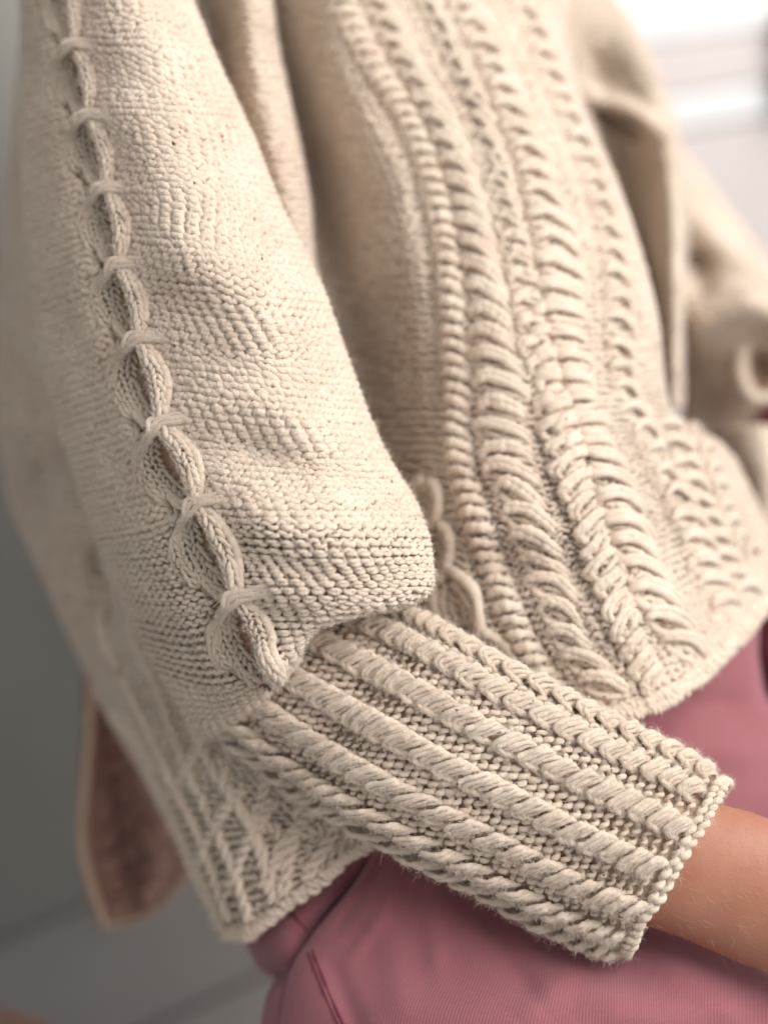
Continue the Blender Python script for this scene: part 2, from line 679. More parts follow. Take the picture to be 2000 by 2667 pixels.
ux, zr = on_wall(1850, 288)
_, zt = on_wall(1850, 100)
print('WALL', ux, zr, zt)
zc = zr - 0.016
box('board', (0.556, -0.010, 0.0), (3.19, 0.028, zc - 0.30), M_WHITE, bw, WM, 0.004)
box('board', (0.556, -0.010, zc - 0.296), (3.19, 0.028, zc - 0.004), M_WHITE, bw, WM, 0.004)
box('rail', (0.556, -0.013, zc), (3.19, 0.028, zc + 0.040), M_BRIGHT, bw, WM, 0.006)
box('board', (0.556, -0.010, zc + 0.042), (3.19, 0.028, zt), M_WHITE, bw, WM, 0.004)
box('ledge', (0.556, -0.012, zt + 0.002), (3.19, 0.028, zt + 0.10), M_BRIGHT, bw, WM, 0.006)
box('board', (0.556, -0.010, zt + 0.104), (3.19, 0.028, 2.6), M_BRIGHT, bw, WM, 0.004)
for _x, _y in ((2012, 62), (2010, 205)):
    _u, _z = on_wall(_x, _y)
    hk = box('wall_hook', (_u - 0.016, -0.07, _z - 0.02), (_u + 0.016, -0.017, _z + 0.02), M_DARK, None, WM, 0.006)
    box('stem', (_u - 0.006, -0.016, _z - 0.006), (_u + 0.006, -0.0102, _z + 0.006), M_DARK, hk, WM, 0.001)
    hk['label'] = 'dark blurred hook on the white board wall, the %s one of two' % ('upper' if _y < 100 else 'lower')
    hk['category'] = 'hook'
    hk['group'] = 'hooks on the white wall'
gf = box('floor', (-2.4, -0.6, -0.05), (3.4, 3.6, -0.006), M_GROUT)
gf['kind'] = 'structure'
TS = 0.30
TM = Matrix.Translation(WALL0) @ Matrix.Rotation(ang, 4, 'Z')
for i in range(-2, 3):
    y1 = -0.004
    for dpt in (0.200, 0.45, 0.45, 0.45):
        x0 = i * 1.0 - 0.55
        box('tile', (x0 + 0.004, y1 - dpt + 0.004, -0.006), (x0 + 0.996, y1 - 0.004, 0.0), M_TILE, gf, TM, 0.001)
        y1 -= dpt

# orange cable on the floor in the lower corner
tb = Tubes()
cp = []
for (x, y) in [(-260, 2570), (-90, 2626), (10, 2655), (70, 2674), (160, 2716), (300, 2810)]:
    dr = unproject(np.array([x, y, 1.0])) - CAM
    cp.append(CAM + dr * (1.1 - 0.006) / -dr[2])
cp = spline(cp, 40)
tb.add(cp, np.tile([0, 0, 1.0], (40, 1)), 0.0028, 10)
o = tb.build('floor_cable', M_CABLE)
o['label'] = 'thin orange cable lying on the grey tiles at the bottom corner'
o['category'] = 'cable'

# ------------------------------------------------------------------ sweater
sweater = empty('sweater', unproject(np.array([1150, 1500, 1.05])), 'chunky cream wool sweater with braided cables worn by the seated person', 'sweater')
sleeve = subempty('sleeve', sweater)
cuff = subempty('cuff', sweater)
front = subempty('front_panel', sweater)
side = subempty('side_panel', sweater)
far_sleeve = subempty('far_sleeve', sweater)

# --- sleeve of the near arm
R_ = 0.0019
KN = [(160, -90), (199, 121), (235, 305), (283, 494), (313, 693), (362, 886), (416, 1111), (513, 1316), (615, 1557), (700, 1774)]
rows = [
    # L edge, mid-left, seam, m1, m2, R edge
    [(66, -80, 1.05), (100, -70, 1.0), (160, -90, .985), (270, -85, .955), (370, -80, .96), (455, -75, 1.0)],
    [(72, 150, 1.04), (125, 140, .995), (199, 121, .97), (330, 125, .938), (440, 132, .94), (542, 140, .985)],
    [(70, 350, 1.03), (140, 330, .985), (235, 305, .958), (380, 312, .925), (510, 325, .93), (634, 340, .975)],
    [(80, 560, 1.03), (170, 525, .975), (283, 494, .947), (450, 505, .915), (590, 522, .92), (716, 540, .965)],
    [(100, 770, 1.03), (200, 730, .965), (313, 693, .935), (500, 710, .903), (670, 730, .905), (818, 745, .955)],
    [(133, 970, 1.02), (240, 930, .955), (362, 886, .925), (560, 905, .895), (740, 930, .897), (890, 945, .95)],
    [(195, 1180, 1.01), (300, 1150, .945), (416, 1111, .913), (630, 1132, .887), (820, 1150, .888), (977, 1165, .94)],
    [(262, 1380, .995), (380, 1360, .935), (513, 1316, .905), (700, 1330, .883), (890, 1330, .884), (1072, 1330, .93)],
    [(300, 1480, .99), (425, 1475, .932), (565, 1440, .900), (730, 1450, .880), (915, 1458, .880), (1106, 1455, .918)],
    [(340, 1570, .985), (470, 1590, .93), (615, 1557, .897), (750, 1560, .878), (910, 1560, .880), (1082, 1553, .912)],
    [(385, 1665, .98), (515, 1690, .93), (657, 1650, .898), (735, 1652, .886), (795, 1640, .888), (848, 1614, .905)],
    [(430, 1750, .975), (565, 1780, .93), (695, 1745, .900), (716, 1736, .893), (742, 1718, .897), (774, 1690, .910)],
    [(520, 1890, .975), (620, 1860, .945), (706, 1782, .925), (726, 1770, .932), (750, 1748, .94), (776, 1715, .95)],
    [(560, 1920, .99), (650, 1860, .965), (720, 1790, .95), (738, 1778, .955), (760, 1755, .96), (785, 1720, .965)],
]
G = []
for rw in rows:
    L, Rr = rw[0], rw[-1]
    G.append([(L[0] + 26, L[1], L[2] + .06)] + rw + [(Rr[0] - 38, Rr[1] + 8, Rr[2] + .055)])


def pod_local(px, py):
    """which gathered pod a point is in: t along, signed offset (px, right +)"""
    sd, pos = polydist(px, py, KN)
    seg = np.diff(np.array(KN, float), axis=0)
    L = np.hypot(seg[:, 0], seg[:, 1])
    cum = np.concatenate([[0], np.cumsum(L)])
    a = pos * cum[-1]
    k = np.clip(np.searchsorted(cum, a, side='right') - 1, 0, len(seg) - 1)
    t = (a - cum[k]) / L[k]
    return sd, t, k


def pod_scale(k):
    return 0.62 + 0.38 * np.clip(k / 6.0, 0, 1)


def pod_in(px, py, ml=0, mr=0):
    sd, t, k = pod_local(px, py)
    s = pod_scale(k)
    wl = -22 * s - 86 * s * np.sin(np.pi * np.clip(t, 0, 1) ** 0.8) ** 0.7 + ml
    wr = 14 * s + 38 * s * np.sin(np.pi * np.clip(t, 0, 1)) ** 0.7 - mr
    return (sd > wl) & (sd < wr)


def sleeve_extra(px, py):
    sd, t, k = pod_local(px, py)
    s = pod_scale(k)
    dip = -0.009 * np.exp(-((sd + 30 * s) / (45 * s)) ** 2) * np.sin(np.pi * np.clip(t, 0, 1)) ** 0.5
    # pinch ridges fan out from each knot to the right
    rid = 0.0022 * np.exp(-(np.abs(sd - 60) / 90) ** 2) * np.cos(2 * np.pi * t)
    return dip + rid


folds = [
    ([(330, 130), (400, 250), (530, 400), (700, 600)], 80, -0.004),
    ([(370, 540), (520, 690), (680, 790), (850, 900)], 75, 0.009),
    ([(230, 150), (330, 330), (400, 450)], 60, 0.002),
    ([(480, 900), (640, 960), (850, 1060)], 60, -0.004),
    ([(540, 1140), (700, 1190), (860, 1260), (1060, 1330)], 75, -0.013),
    ([(590, 1330), (720, 1390), (880, 1440), (1080, 1440)], 60, 0.010),
    ([(680, 1500), (800, 1540), (960, 1540)], 40, 0.003),
    ([(640, 1560), (720, 1600), (800, 1600)], 30, -0.004),
    ([(800, 1240), (900, 1330), (1010, 1400)], 30, 0.003),
    ([(150, 700), (250, 1000), (380, 1350)], 40, -0.006),
    ([(250, 1450), (400, 1560), (540, 1620)], 40, 0.004),
]
S_SL = Surf(G, folds, nu=260, nv=420, extra=sleeve_extra)
FS = 0.35
tb = Tubes()
ua = S_SL.locate(416, 1111)[0]
knit(S_SL, tb, 0.0080, 0.0049, R_, True, anchor=ua, mask=lambda x, y: pod_in(x, y), fuzz=FS, k=7, pts=14, lift=0.0006, jit=0.07, dd=0.95, aa=0.2, hh=1.12)
o = tb.build('purl_stitches', M_WOOL, sleeve, 'stuff')
sheet('fabric_ground', S_SL, M_SHADED, sleeve, -0.0040, nu=200, nv=300)


def px_m(d=0.9):
    return d / FPX


# gathered braid: rolled edge, recessed knit channel, knots
KNa = np.array(KN, float)
for i in range(len(KN) - 1):
    K0, K1 = KNa[i], KNa[i + 1]
    ax = K1 - K0
    L = np.hypot(*ax)
    ax /= L
    rt = np.array([-ax[1], ax[0]]) * -1          # to the right in the picture
    s = float(pod_scale(np.array(i)))
    n = 36
    t = np.linspace(0.03, 0.99, n)
    base = K0 + np.outer(t * L, ax)
    bow = np.sin(np.pi * t) ** 0.75
    last = i == len(KN) - 2
    # roll strip: across from outer right, over the crest, down into the slit
    m = 9
    pr, nr_ = [], None
    ctr = base + np.outer((12 + 30 * bow) * s, rt)
    P, N = S_SL.at(ctr)
    N = spline(N[::5], n)
    N /= np.linalg.norm(N, axis=1, keepdims=True)
    P = P + 0
    side3 = (unproject(np.c_[ctr + rt * 10, np.full(n, .9)]) - unproject(np.c_[ctr, np.full(n, .9)]))
    side3 -= np.einsum('ij,ij->i', side3, N)[:, None] * N
    side3 /= np.linalg.norm(side3, axis=1, keepdims=True)
    dip = 0.009 * np.exp(-((((12 + 30 * bow) * s) + 30 * s) / (45 * s)) ** 2) * np.sin(np.pi * t) ** 0.5
    P = P + N * dip[:, None] * 0.8
    wd = (0.0020 + 0.0040 * bow) * s
    hg = (0.0024 + 0.0038 * bow) * s
    grid = []
    for a in np.linspace(-35, 215, m):
        a = math.radians(a)
        grid.append(P + side3 * (wd * math.cos(a))[:, None] + N * (hg * (math.sin(a) + 0.35))[:, None])
    Wd = np.array(grid).transpose(1, 0, 2)
    Wd = catmull(Wd, np.linspace(0, 1, 60))
    Wd = catmull(Wd.transpose(1, 0, 2), np.linspace(0, 1, 40)).transpose(1, 0, 2)
    Sr = Surf(None, world=Wd)
    # normals outward
    mid = Sr.P[30, 20] - 0.5 * (Sr.P[30, 0] + Sr.P[30, -1])
    if Sr.N[30, 20] @ mid < 0:
        Sr.N *= -1
    tb = Tubes()
    knit(Sr, tb, 0.0054 * s + .0004, 0.0044, 0.0016, False, anchor=0.5, jit=0.09, fuzz=0.6, k=7, mask=None, aa=0.23, hh=.95, dd=.95, backcull=False)
    # the smooth outer cord
    Pc, Nc = Sr.ev(np.full(40, 0.17), np.linspace(0, 1, 40))
    tb.add(Pc + Nc * 0.0008, Nc, 0.0026 * (1 + smooth_noise(40, 3, 0.09)), 9, fuzz=1.0)
    tb.build('rolled_edge', M_WOOL, sleeve)
    sheet('rolled_edge_core', Sr, M_SHADED, sleeve, -0.0012, nu=24, nv=40)
    # channel
    grid = []
    tt = np.linspace(0.0, 1.0, n)
    for q in np.linspace(0, 1, 6):
        wl = 26 * s + 82 * s * np.sin(np.pi * tt ** 0.8) ** 0.7
        off = -(8 * s + (wl - 8 * s) * q)
        c = K0 + np.outer(tt * L, ax) + rt * off[:, None]
        Pq, Nq = S_SL.at(c)
        dipq = 0.009 * np.exp(-((off + 30 * s) / (45 * s)) ** 2) * np.sin(np.pi * tt) ** 0.5
        Nq = spline(Nq[::5], n)
        Nq /= np.linalg.norm(Nq, axis=1, keepdims=True)
        h = dipq + (-0.0100 + 0.0112 * q ** .55) * np.sin(np.pi * np.clip(tt, 0.1, .95)) ** .5
        grid.append(Pq + Nq * h[:, None])
    Wd = np.array(grid)[::-1].transpose(1, 0, 2)
    Wd = catmull(Wd, np.linspace(0, 1, 60))
    Wd = catmull(Wd.transpose(1, 0, 2), np.linspace(0, 1, 40)).transpose(1, 0, 2)
    Sc = Surf(None, world=Wd)
    tb = Tubes()
    knit(Sc, tb, 0.0066 * (.35 + .65 * s), 0.0046, 0.00165, False, anchor=0.3, jit=0.08, fuzz=0.5, k=7, aa=0.23, hh=.95, dd=.95)
    tb.build('knit_channel', M_WOOL, sleeve)
    sheet('knit_channel_ground', Sc, M_SHADED, sleeve, -0.0028, nu=20, nv=30)
    # knot strands at K1 (and left border of the pod below K0)
    tb = Tubes()
    for q, (dl, dr) in enumerate([(0, 0), (12, 9), (-9, -8)]):
        j = rng.normal(0, 4, 10)
        f = 1 - .12 * q
        pts = [K0 + rt * (-104 * s * f + j[0]) + ax * (175 * s + j[4]), K0 + rt * (-112 * s * f + j[5]) + ax * (118 * s),
               K0 + rt * (-88 * s * f + dl * .6) + ax * (62 * s + j[1]), K0 + rt * (-44 * s) + ax * (24 * s + dl * .8),
               K0 + rt * -6 + ax * (4 + dl * .45), K0 + rt * (26 * s) + ax * (-2 + dr * .6),
               K0 + rt * (62 * s) + ax * (4 * s + dr), K0 + rt * (104 * s) + ax * (12 * s + dr * 1.4 + j[3])]
        strand(S_SL, tb, pts, 0.0019, [-.0005, .0012, .0026, .0052, .0078 + .0006 * q, .0062, .0026, -.0004], n=44, k=8, fuzz=1.6)
    tb.build('knot', M_WOOL, sleeve)

# --- cuff over the forearm
st = [((850, 1510), (545, 1850), .985), ((940, 1552), (610, 1935), .974), ((1075, 1602), (760, 2052), .955), ((1157, 1640), (850, 2110), .941),
      ((1302, 1722), (1030, 2208), .928), ((1483, 1818), (1220, 2305), .926), ((1640, 1898), (1395, 2400), .925), ((1780, 1965), (1535, 2462), .925), ((1905, 2040), (1636, 2492), .925)]
stc = np.array([[*a, *b, d] for a, b, d in st], float)
nvf, nuf = 260, 360
T = catmull(stc, np.linspace(0, 1, nvf))
PH0, PH1 = -60, 240
phi = np.radians(np.linspace(PH0, PH1, nuf))
cx, cy = (T[:, 0] + T[:, 2]) / 2, (T[:, 1] + T[:, 3]) / 2
hx, hy = (T[:, 0] - T[:, 2]) / 2 * 0.975, (T[:, 1] - T[:, 3]) / 2 * 0.975
dsm = 0.036
Gf = np.stack([cx[:, None] + hx[:, None] * np.cos(phi), cy[:, None] + hy[:, None] * np.cos(phi),
               T[:, 4][:, None] - dsm * np.sin(phi)[None, :] * np.ones((nvf, 1))], -1)
sdw = 0.0015 * np.sin(np.linspace(0, 9, nvf))[:, None] * np.sin(phi * 2 + 1)[None]
Gf[..., 2] += sdw
S_CF = Surf(None, world=unproject(Gf))
# make the normals point outwards
if S_CF.N[nvf // 2, nuf // 2] @ (CAM - S_CF.P[nvf // 2, nuf // 2]) < 0:
    S_CF.N *= -1
Lc = np.linalg.norm(np.diff(S_CF.P[:, nuf // 2], axis=0), axis=1).sum()


def cu(ph):
    return (ph - PH0) / (PH1 - PH0)


RIBS = [-13, 14, 41, 68, 95, 122, 149, 176, 203]
VEND = 0.985
tb = Tubes()
for a, b in zip(RIBS[:-1], RIBS[1:]):
    g0, g1 = a + 5.0, b - 5.0
    knit(S_CF, tb, 0.0056, 0.0058, 0.00155, True, pts=12, k=7, anchor=cu((g0 + g1) / 2), u0=cu(g0 - 3), u1=cu(g1 + 3), v0=0.0, v1=VEND,
         helix=(0.0013, 0.0012), lift=-0.0020, jit=0.08, fuzz=0.4)
tb.build('ladder_stitches', M_WOOL, cuff, 'stuff')
sheet('fabric_ground', S_CF, M_SHADED, cuff, -0.0066, nu=140, nv=160, v1=0.99)
pitch = 0.0120
ncab = int(Lc * VEND / pitch)
for ri, rb in enumerate(RIBS):
    for c in range(ncab):
        tb = Tubes()
        v0 = (c + 0.4 + 0.35 * (ri % 2)) / ncab * VEND
        if v0 > 0.955:
            continue
        sc_ = 1 + rng.normal(0, .05)
        for q in range(4):
            path = np.array([(4.8, -8.4, -.4), (1.2, -8.0, 1.6), (-1.0, -6.3, 2.9), (0.8, -2.0, 4.0), (3.6, 2.6, 4.5), (5.8, 6.1, 4.0), (7.8, 6.9, 2.4), (10.6, 5.4, -.6)])
            path = path + rng.normal(0, .28, path.shape)
            path[:, 0] += q * 2.65
            path[:, 2] += (1.3, 0.8, -0.6, -2.0)[q]      # the last strands tuck underneath
            path[:, 1] *= (.9, .9, .86, .78)[q]
            n = 26
            c_ = spline(path, n) * sc_ / 1000
            pu = cu(rb - c_[:, 1] * 955 * .98)
            pv = v0 + (c_[:, 0] - .004) / Lc
            P, N = S_CF.ev(pu, np.clip(pv, 0, 0.998))
            P = P + N * (c_[:, 2] * 1.22 - .0006)[:, None]
            fc = N[n // 2] @ (CAM - P[n // 2])
            rr = 0.00168 * (1 + smooth_noise(n, 3, .12))
            tb.add(P, N, rr, 8, fuzz=1.4 if fc > -0.02 else 0)
        tb.build('cable_stitch', M_WOOL, cuff)
# bound-off edge
tb = Tubes()
for vv in (0.975, 0.990):
    P, N = S_CF.ev(np.linspace(cu(-50), cu(232), 200), np.full(200, vv) + smooth_noise(200, 14, .003))
    edging(tb, P, N, 0.0021, 0.0058, 0.0009, twin=False)
tb.build('bound_edge', M_WOOL, cuff)
# inside of the cuff
Wi = S_CF.P[int(nvf * .8):, :] - S_CF.N[int(nvf * .8):, :] * 0.0055
Si = Surf(None, world=Wi)
sheet('cuff_lining', Si, M_SHADED, cuff, 0, nu=60, nv=12)

# --- front panel
Gb = [
    [(330, -90, 1.14), (560, -90, 1.13), (740, -90, 1.08), (850, -90, 1.05), (1150, -90, 1.07), (1400, -90, 1.12), (1470, -70, 1.2)],
    [(430, 200, 1.13), (650, 200, 1.12), (860, 200, 1.065), (985, 200, 1.04), (1240, 200, 1.04), (1460, 200, 1.09), (1490, 220, 1.17)],
    [(560, 500, 1.12), (770, 500, 1.115), (970, 500, 1.055), (1133, 500, 1.025), (1360, 500, 1.015), (1595, 510, 1.07), (1580, 540, 1.16)],
    [(720, 800, 1.10), (890, 800, 1.09), (1040, 800, 1.04), (1185, 800, 1.0), (1430, 800, .99), (1680, 800, 1.05), (1665, 830, 1.14)],
    [(850, 1100, 1.07), (970, 1110, 1.06), (1090, 1110, 1.02), (1200, 1110, .985), (1455, 1090, .97), (1700, 1080, 1.03), (1750, 1090, 1.13)],
    [(950, 1380, 1.04), (1060, 1390, 1.02), (1150, 1380, .99), (1250, 1360, .965), (1540, 1300, .955), (1790, 1220, 1.03), (1880, 1160, 1.12)],
    [(1050, 1620, 1.01), (1130, 1620, .99), (1230, 1620, .97), (1325, 1600, .955), (1620, 1510, .95), (1860, 1390, 1.03), (1960, 1290, 1.12)],
    [(1180, 1910, .99), (1280, 1905, .98), (1390, 1900, .965), (1490, 1890, .955), (1720, 1835, .96), (1915, 1690, 1.02), (2060, 1500, 1.1)],
]
ROPE = [(850, -80), (904, 36), (964, 157), (1061, 313), (1121, 458), (1157, 603), (1175, 747), (1187, 892), (1193, 1037), (1195, 1157), (1218, 1278), (1266, 1422), (1312, 1555), (1372, 1688), (1450, 1820), (1490, 1880)]
COLA = [(930, -80), (1010, 40), (1060, 150), (1135, 285), (1197, 420), (1239, 573), (1271, 724), (1300, 860), (1318, 1000), (1325, 1141), (1352, 1262), (1398, 1382), (1432, 1480), (1480, 1624), (1550, 1744), (1620, 1820)]
COLB = [(1060, -80), (1135, 60), (1189, 170), (1245, 300), (1290, 430), (1330, 579), (1362, 724), (1382, 850), (1410, 960), (1440, 1080), (1478, 1200), (1530, 1340), (1570, 1460), (1610, 1580), (1660, 1700), (1700, 1780)]
COLC = [(1170, -80), (1250, 80), (1330, 260), (1385, 390), (1430, 530), (1464, 650), (1470, 780), (1468, 890), (1482, 1000), (1525, 1120), (1575, 1230), (1630, 1340), (1670, 1460), (1715, 1560), (1770, 1660), (1815, 1730)]
COLE = [(1735, 1110), (1780, 1190), (1822, 1300), (1862, 1400), (1905, 1490), (1965, 1560)]
COLG = [(1800, 1120), (1845, 1200), (1872, 1290), (1905, 1380), (1960, 1450)]
COLD = [(1310, -80), (1390, 80), (1450, 240), (1520, 400), (1565, 540), (1600, 680), (1620, 800), (1620, 920), (1632, 1020), (1680, 1130), (1750, 1250), (1800, 1370), (1835, 1470), (1880, 1560), (1930, 1620)]
bf = [
    ([(790, -90), (850, 100), (960, 330), (1050, 520), (1080, 760), (1070, 950)], 95, 0.014),
    ([(745, 0), (800, 250), (850, 480), (900, 800)], 60, -0.010),
    ([(1460, 30), (1520, 120), (1560, 200)], 24, -0.008),
    ([(1300, 1000), (1500, 1080), (1700, 1120)], 70, 0.004),
    ([(1220, 1400), (1450, 1440), (1760, 1380)], 80, -0.006),
    ([(1690, 1060), (1712, 1170), (1750, 1290)], 20, -0.013),
    ([(1770, 1090), (1830, 1180), (1870, 1330)], 50, 0.012),
    ([(1200, 1350), (1340, 1390), (1540, 1400)], 60, 0.006),
    ([(1220, 1490), (1380, 1500), (1580, 1490)], 75, -0.006),
    ([(1500, 1640), (1640, 1620), (1800, 1540)], 60, 0.008),
    ([(1600, 900), (1640, 1050), (1660, 1160)], 30, -0.006),
]
for _l, _o, _w, _a in ((0, -46, 18, -.005), (0, 44, 13, -.004), (1, 82, 14, -.004), (2, 40, 12, -.006), (3, 88, 14, -.004)):
    _L = np.array([ROPE, COLA, COLB, COLC][_l], float)
    bf.append(([(x + _o, y) for x, y in _L], _w, _a))
S_FR = Surf(Gb, bf, nu=240, nv=320)
tb = Tubes()
knit(S_FR, tb, 0.0072, 0.0050, 0.0017, True, anchor=S_FR.locate(1190, 1000)[0], pts=10, k=5, jit=0.10, fuzz=0.05, hh=1.2, dd=1.5)
tb.build('purl_stitches', M_WOOL, front, 'stuff')
sheet('fabric_ground', S_FR, M_SHADED, front, -0.0034, nu=120, nv=160)


def col_frame(line, pitch_px):
    line = np.asarray(line, float)
    c = spline(line, 400)
    L = np.concatenate([[0], np.cumsum(np.hypot(*np.diff(c, axis=0).T))])
    n = int(L[-1] / pitch_px)
    for i in range(n):
        s = (i + 0.5) * pitch_px
        p = np.array([np.interp(s, L, c[:, 0]), np.interp(s, L, c[:, 1])])
        q = np.array([np.interp(s + 5, L, c[:, 0]), np.interp(s + 5, L, c[:, 1])])
        a = (q - p) / np.hypot(*(q - p))
        yield i, p, a, np.array([a[1], -a[0]]), s / L[-1]


def leaf_obj(name, S, pts, r, lift, parent, extra=None, k=9, n=18, flat=.8):
    tb = Tubes()
    if isinstance(pts, dict):
        for p_ in pts['plies']:
            strand(S, tb, p_, r, lift, n=34, k=8, taper=True, fuzz=0.7, flat=.95, beads=.0048)
    else:
        strand(S, tb, pts, r, lift, n=n, k=k, taper=True, fuzz=0.5, flat=flat, beads=.005)
    if extra:
        for e in extra:
            strand(S, tb, e[0], e[1], e[2], n=n, k=k, taper=True, fuzz=0.15)
    return tb.build(name, M_WOOL, parent)


# rope twist column
for i, p, a, rt, f in col_frame(ROPE, 37):
    wv = 31 + 6 * f + rng.normal(0, 1.5)
    leaf_obj('rope_twist', S_FR, [p - rt * wv - a * 6, p - rt * 14 - a * (9 + rng.normal(0, 2)), p + rt * 12 + a * 2, p + rt * wv + a * 20], 0.0031 * (1 + rng.normal(0, .08)), [-0.0008, .0042, .0046, -.0008], front)


def leaf_angle(col, y):
    ys = [-100, 500, 700, 900, 1050, 1200, 1350, 1500, 1900]
    an = {'A': [36, 32, 30, 26, 10, 4, 22, 22, 14], 'C': [36, 30, 20, 4, -8, 2, 20, 26, 20],
          'B': [42, 30, 14, -30, -42, -50, -62, -66, -60], 'D': [40, 38, 34, 30, 40, 30, 16, 0, -14], 'E': [20, 20, 20, 20, 10, 10, 14, 4, -10], 'G': [0, 0, 0, 0, -30, -30, -25, -20, -20]}[col]
    return math.radians(float(np.interp(y, ys, an)))


for col, line, hw_, pit, rr in (('A', COLA, 68, 58, .0042), ('C', COLC, 76, 58, .0043), ('B', COLB, 36, 54, .0034), ('D', COLD, 48, 60, .0036), ('E', COLE, 44, 52, .0035), ('G', COLG, 24, 48, .0028)):
    pts_ = []
    c_ = spline(np.array(line, float), 400)
    L_ = np.concatenate([[0], np.cumsum(np.hypot(*np.diff(c_, axis=0).T))])
    s_ = pit * .5
    while s_ < L_[-1] - 10:
        x_, y_ = np.interp(s_, L_, c_[:, 0]), np.interp(s_, L_, c_[:, 1])
        open_ = .6 * float(np.clip((y_ - 1180) / 160, 0, 1)) if col in 'AC' else 0.0
        an = leaf_angle(col, y_) + rng.normal(0, .06)
        h_ = hw_ * (1.25 if col == 'B' and y_ > 1200 else 1) * (0.86 + .14 * min(1, max(0, y_ / 900))) * (1 + rng.normal(0, .06))
        ca, sa = math.cos(an), math.sin(an)

        def W_(lx, ly):
            lx, ly = lx * h_ + rng.normal(0, 1.5), ly + rng.normal(0, 1.2)
            return (x_ + lx * ca - ly * sa, y_ + lx * sa + ly * ca)
        r_ = rr * (1 + rng.normal(0, .06))
        main = [W_(-.86, 16 + 6 * open_), W_(-1.02, 2), W_(-.72, -14), W_(-.1, -14 - 6 * open_), W_(.5, -4), W_(1.0, 14)]
        ex = [([W_(-.9, 8), W_(-.62, 14 + 24 * open_), W_(-.1, 18 + 26 * open_), W_(.5, 18 + 16 * open_), W_(.96, 14)], r_ * .58, [.0000, .0014 + .0014 * open_, .0020 + .001 * open_, .0016, -.0006])]
        if open_ > .4:
            ex.append(([W_(-.6, 8), W_(-.1, 6), W_(.5, 8)], r_ * .55, [.0008, .0024, .001]))
        dl = r_ * 4186 * .52
        main = dict(plies=[[(x + dl * sa * q_ * .9 + rng.normal(0, 1), y - dl * ca * q_ + rng.normal(0, 1)) for x, y in main] for q_ in (.75, -.65)])
        r_ = r_ * .68
        leaf_obj('leaf_cable', S_FR, main, r_, [-.0006, .0038, .0058, .0056, .0038, -.0010], front, ex, n=22, flat=.72)
        s_ += pit * (1 + .28 * open_) * (1 + rng.normal(0, .04))
# open loops left of the rope column, above the forearm
for (x, y, w_, h_, rot) in [(1118, 1318, 40, 66, .15), (1142, 1440, 44, 76, .1), (1200, 1590, 54, 112, -.3), (1100, 1590, 40, 90, .1), (1292, 1722, 42, 86, -.5)]:
    tb = Tubes()
    for f_, r_, l_ in ((1.0, .0042, .0040), (.66, .0030, .0026), (.3, .0028, .0012)):
        pts = []
        for q in np.linspace(0.15, 2 * np.pi - .15, 11):
            xx, yy = w_ * f_ * math.sin(q) + rng.normal(0, 2), -h_ * f_ * math.cos(q)
            pts.append((x + xx * math.cos(rot) - yy * math.sin(rot), y + xx * math.sin(rot) + yy * math.cos(rot)))
        strand(S_FR, tb, pts, r_, l_, n=60, k=8, flat=.85, fuzz=.8, beads=.0055)
    tb.build('open_loop', M_WOOL, front)
# hem roll
tb = Tubes()
for dx, r_, p_ in ((-2, .0021, .0070), (-15, .0023, .0078), (-30, .0021, .0074)):
    pts = [(1460, 1893 + dx), (1591, 1880 + dx), (1712, 1842 + dx), (1808, 1782 + dx), (1890, 1706 + dx), (1960, 1622 + dx), (2030, 1530 + dx), (2080, 1470 + dx)]
    P, N = S_FR.at(spline(pts, 14))
    edging(tb, P, N, r_, p_, .0021)
tb.build('hem_edge', M_WOOL, front)

# --- soft rolled fold of the body beside the sleeve
Gt_ = [
    [(560, -100, 1.12), (594, -100, 1.06), (632, -100, 1.03), (668, -100, 1.045), (684, -100, 1.08), (676, -100, 1.13)],
    [(575, 60, 1.12), (604, 60, 1.055), (648, 60, 1.022), (690, 60, 1.04), (706, 60, 1.075), (698, 60, 1.13)],
    [(590, 190, 1.12), (614, 190, 1.05), (664, 190, 1.018), (712, 190, 1.035), (728, 190, 1.07), (716, 190, 1.13)],
    [(615, 362, 1.12), (640, 362, 1.05), (700, 362, 1.014), (750, 362, 1.032), (764, 362, 1.07), (750, 362, 1.13)],
    [(660, 520, 1.12), (690, 520, 1.05), (742, 520, 1.012), (782, 520, 1.03), (796, 520, 1.07), (780, 520, 1.13)],
    [(720, 660, 1.12), (745, 660, 1.05), (778, 660, 1.014), (800, 660, 1.035), (808, 660, 1.07), (796, 660, 1.13)],
    [(780, 800, 1.12), (800, 800, 1.06), (815, 800, 1.03), (826, 800, 1.045), (832, 800, 1.08), (822, 800, 1.13)],
]
S_TF = Surf(Gt_, nu=90, nv=160)
tb = Tubes()
knit(S_TF, tb, 0.0070, 0.0050, 0.0018, True, anchor=0.4, pts=10, k=6, jit=.1, hh=1.1, dd=1.2, fuzz=.2)
tb.build('fold_stitches', M_WOOL, front, 'stuff')
sheet('fold_ground', S_TF, M_SHADED, front, -0.003, nu=50, nv=80)

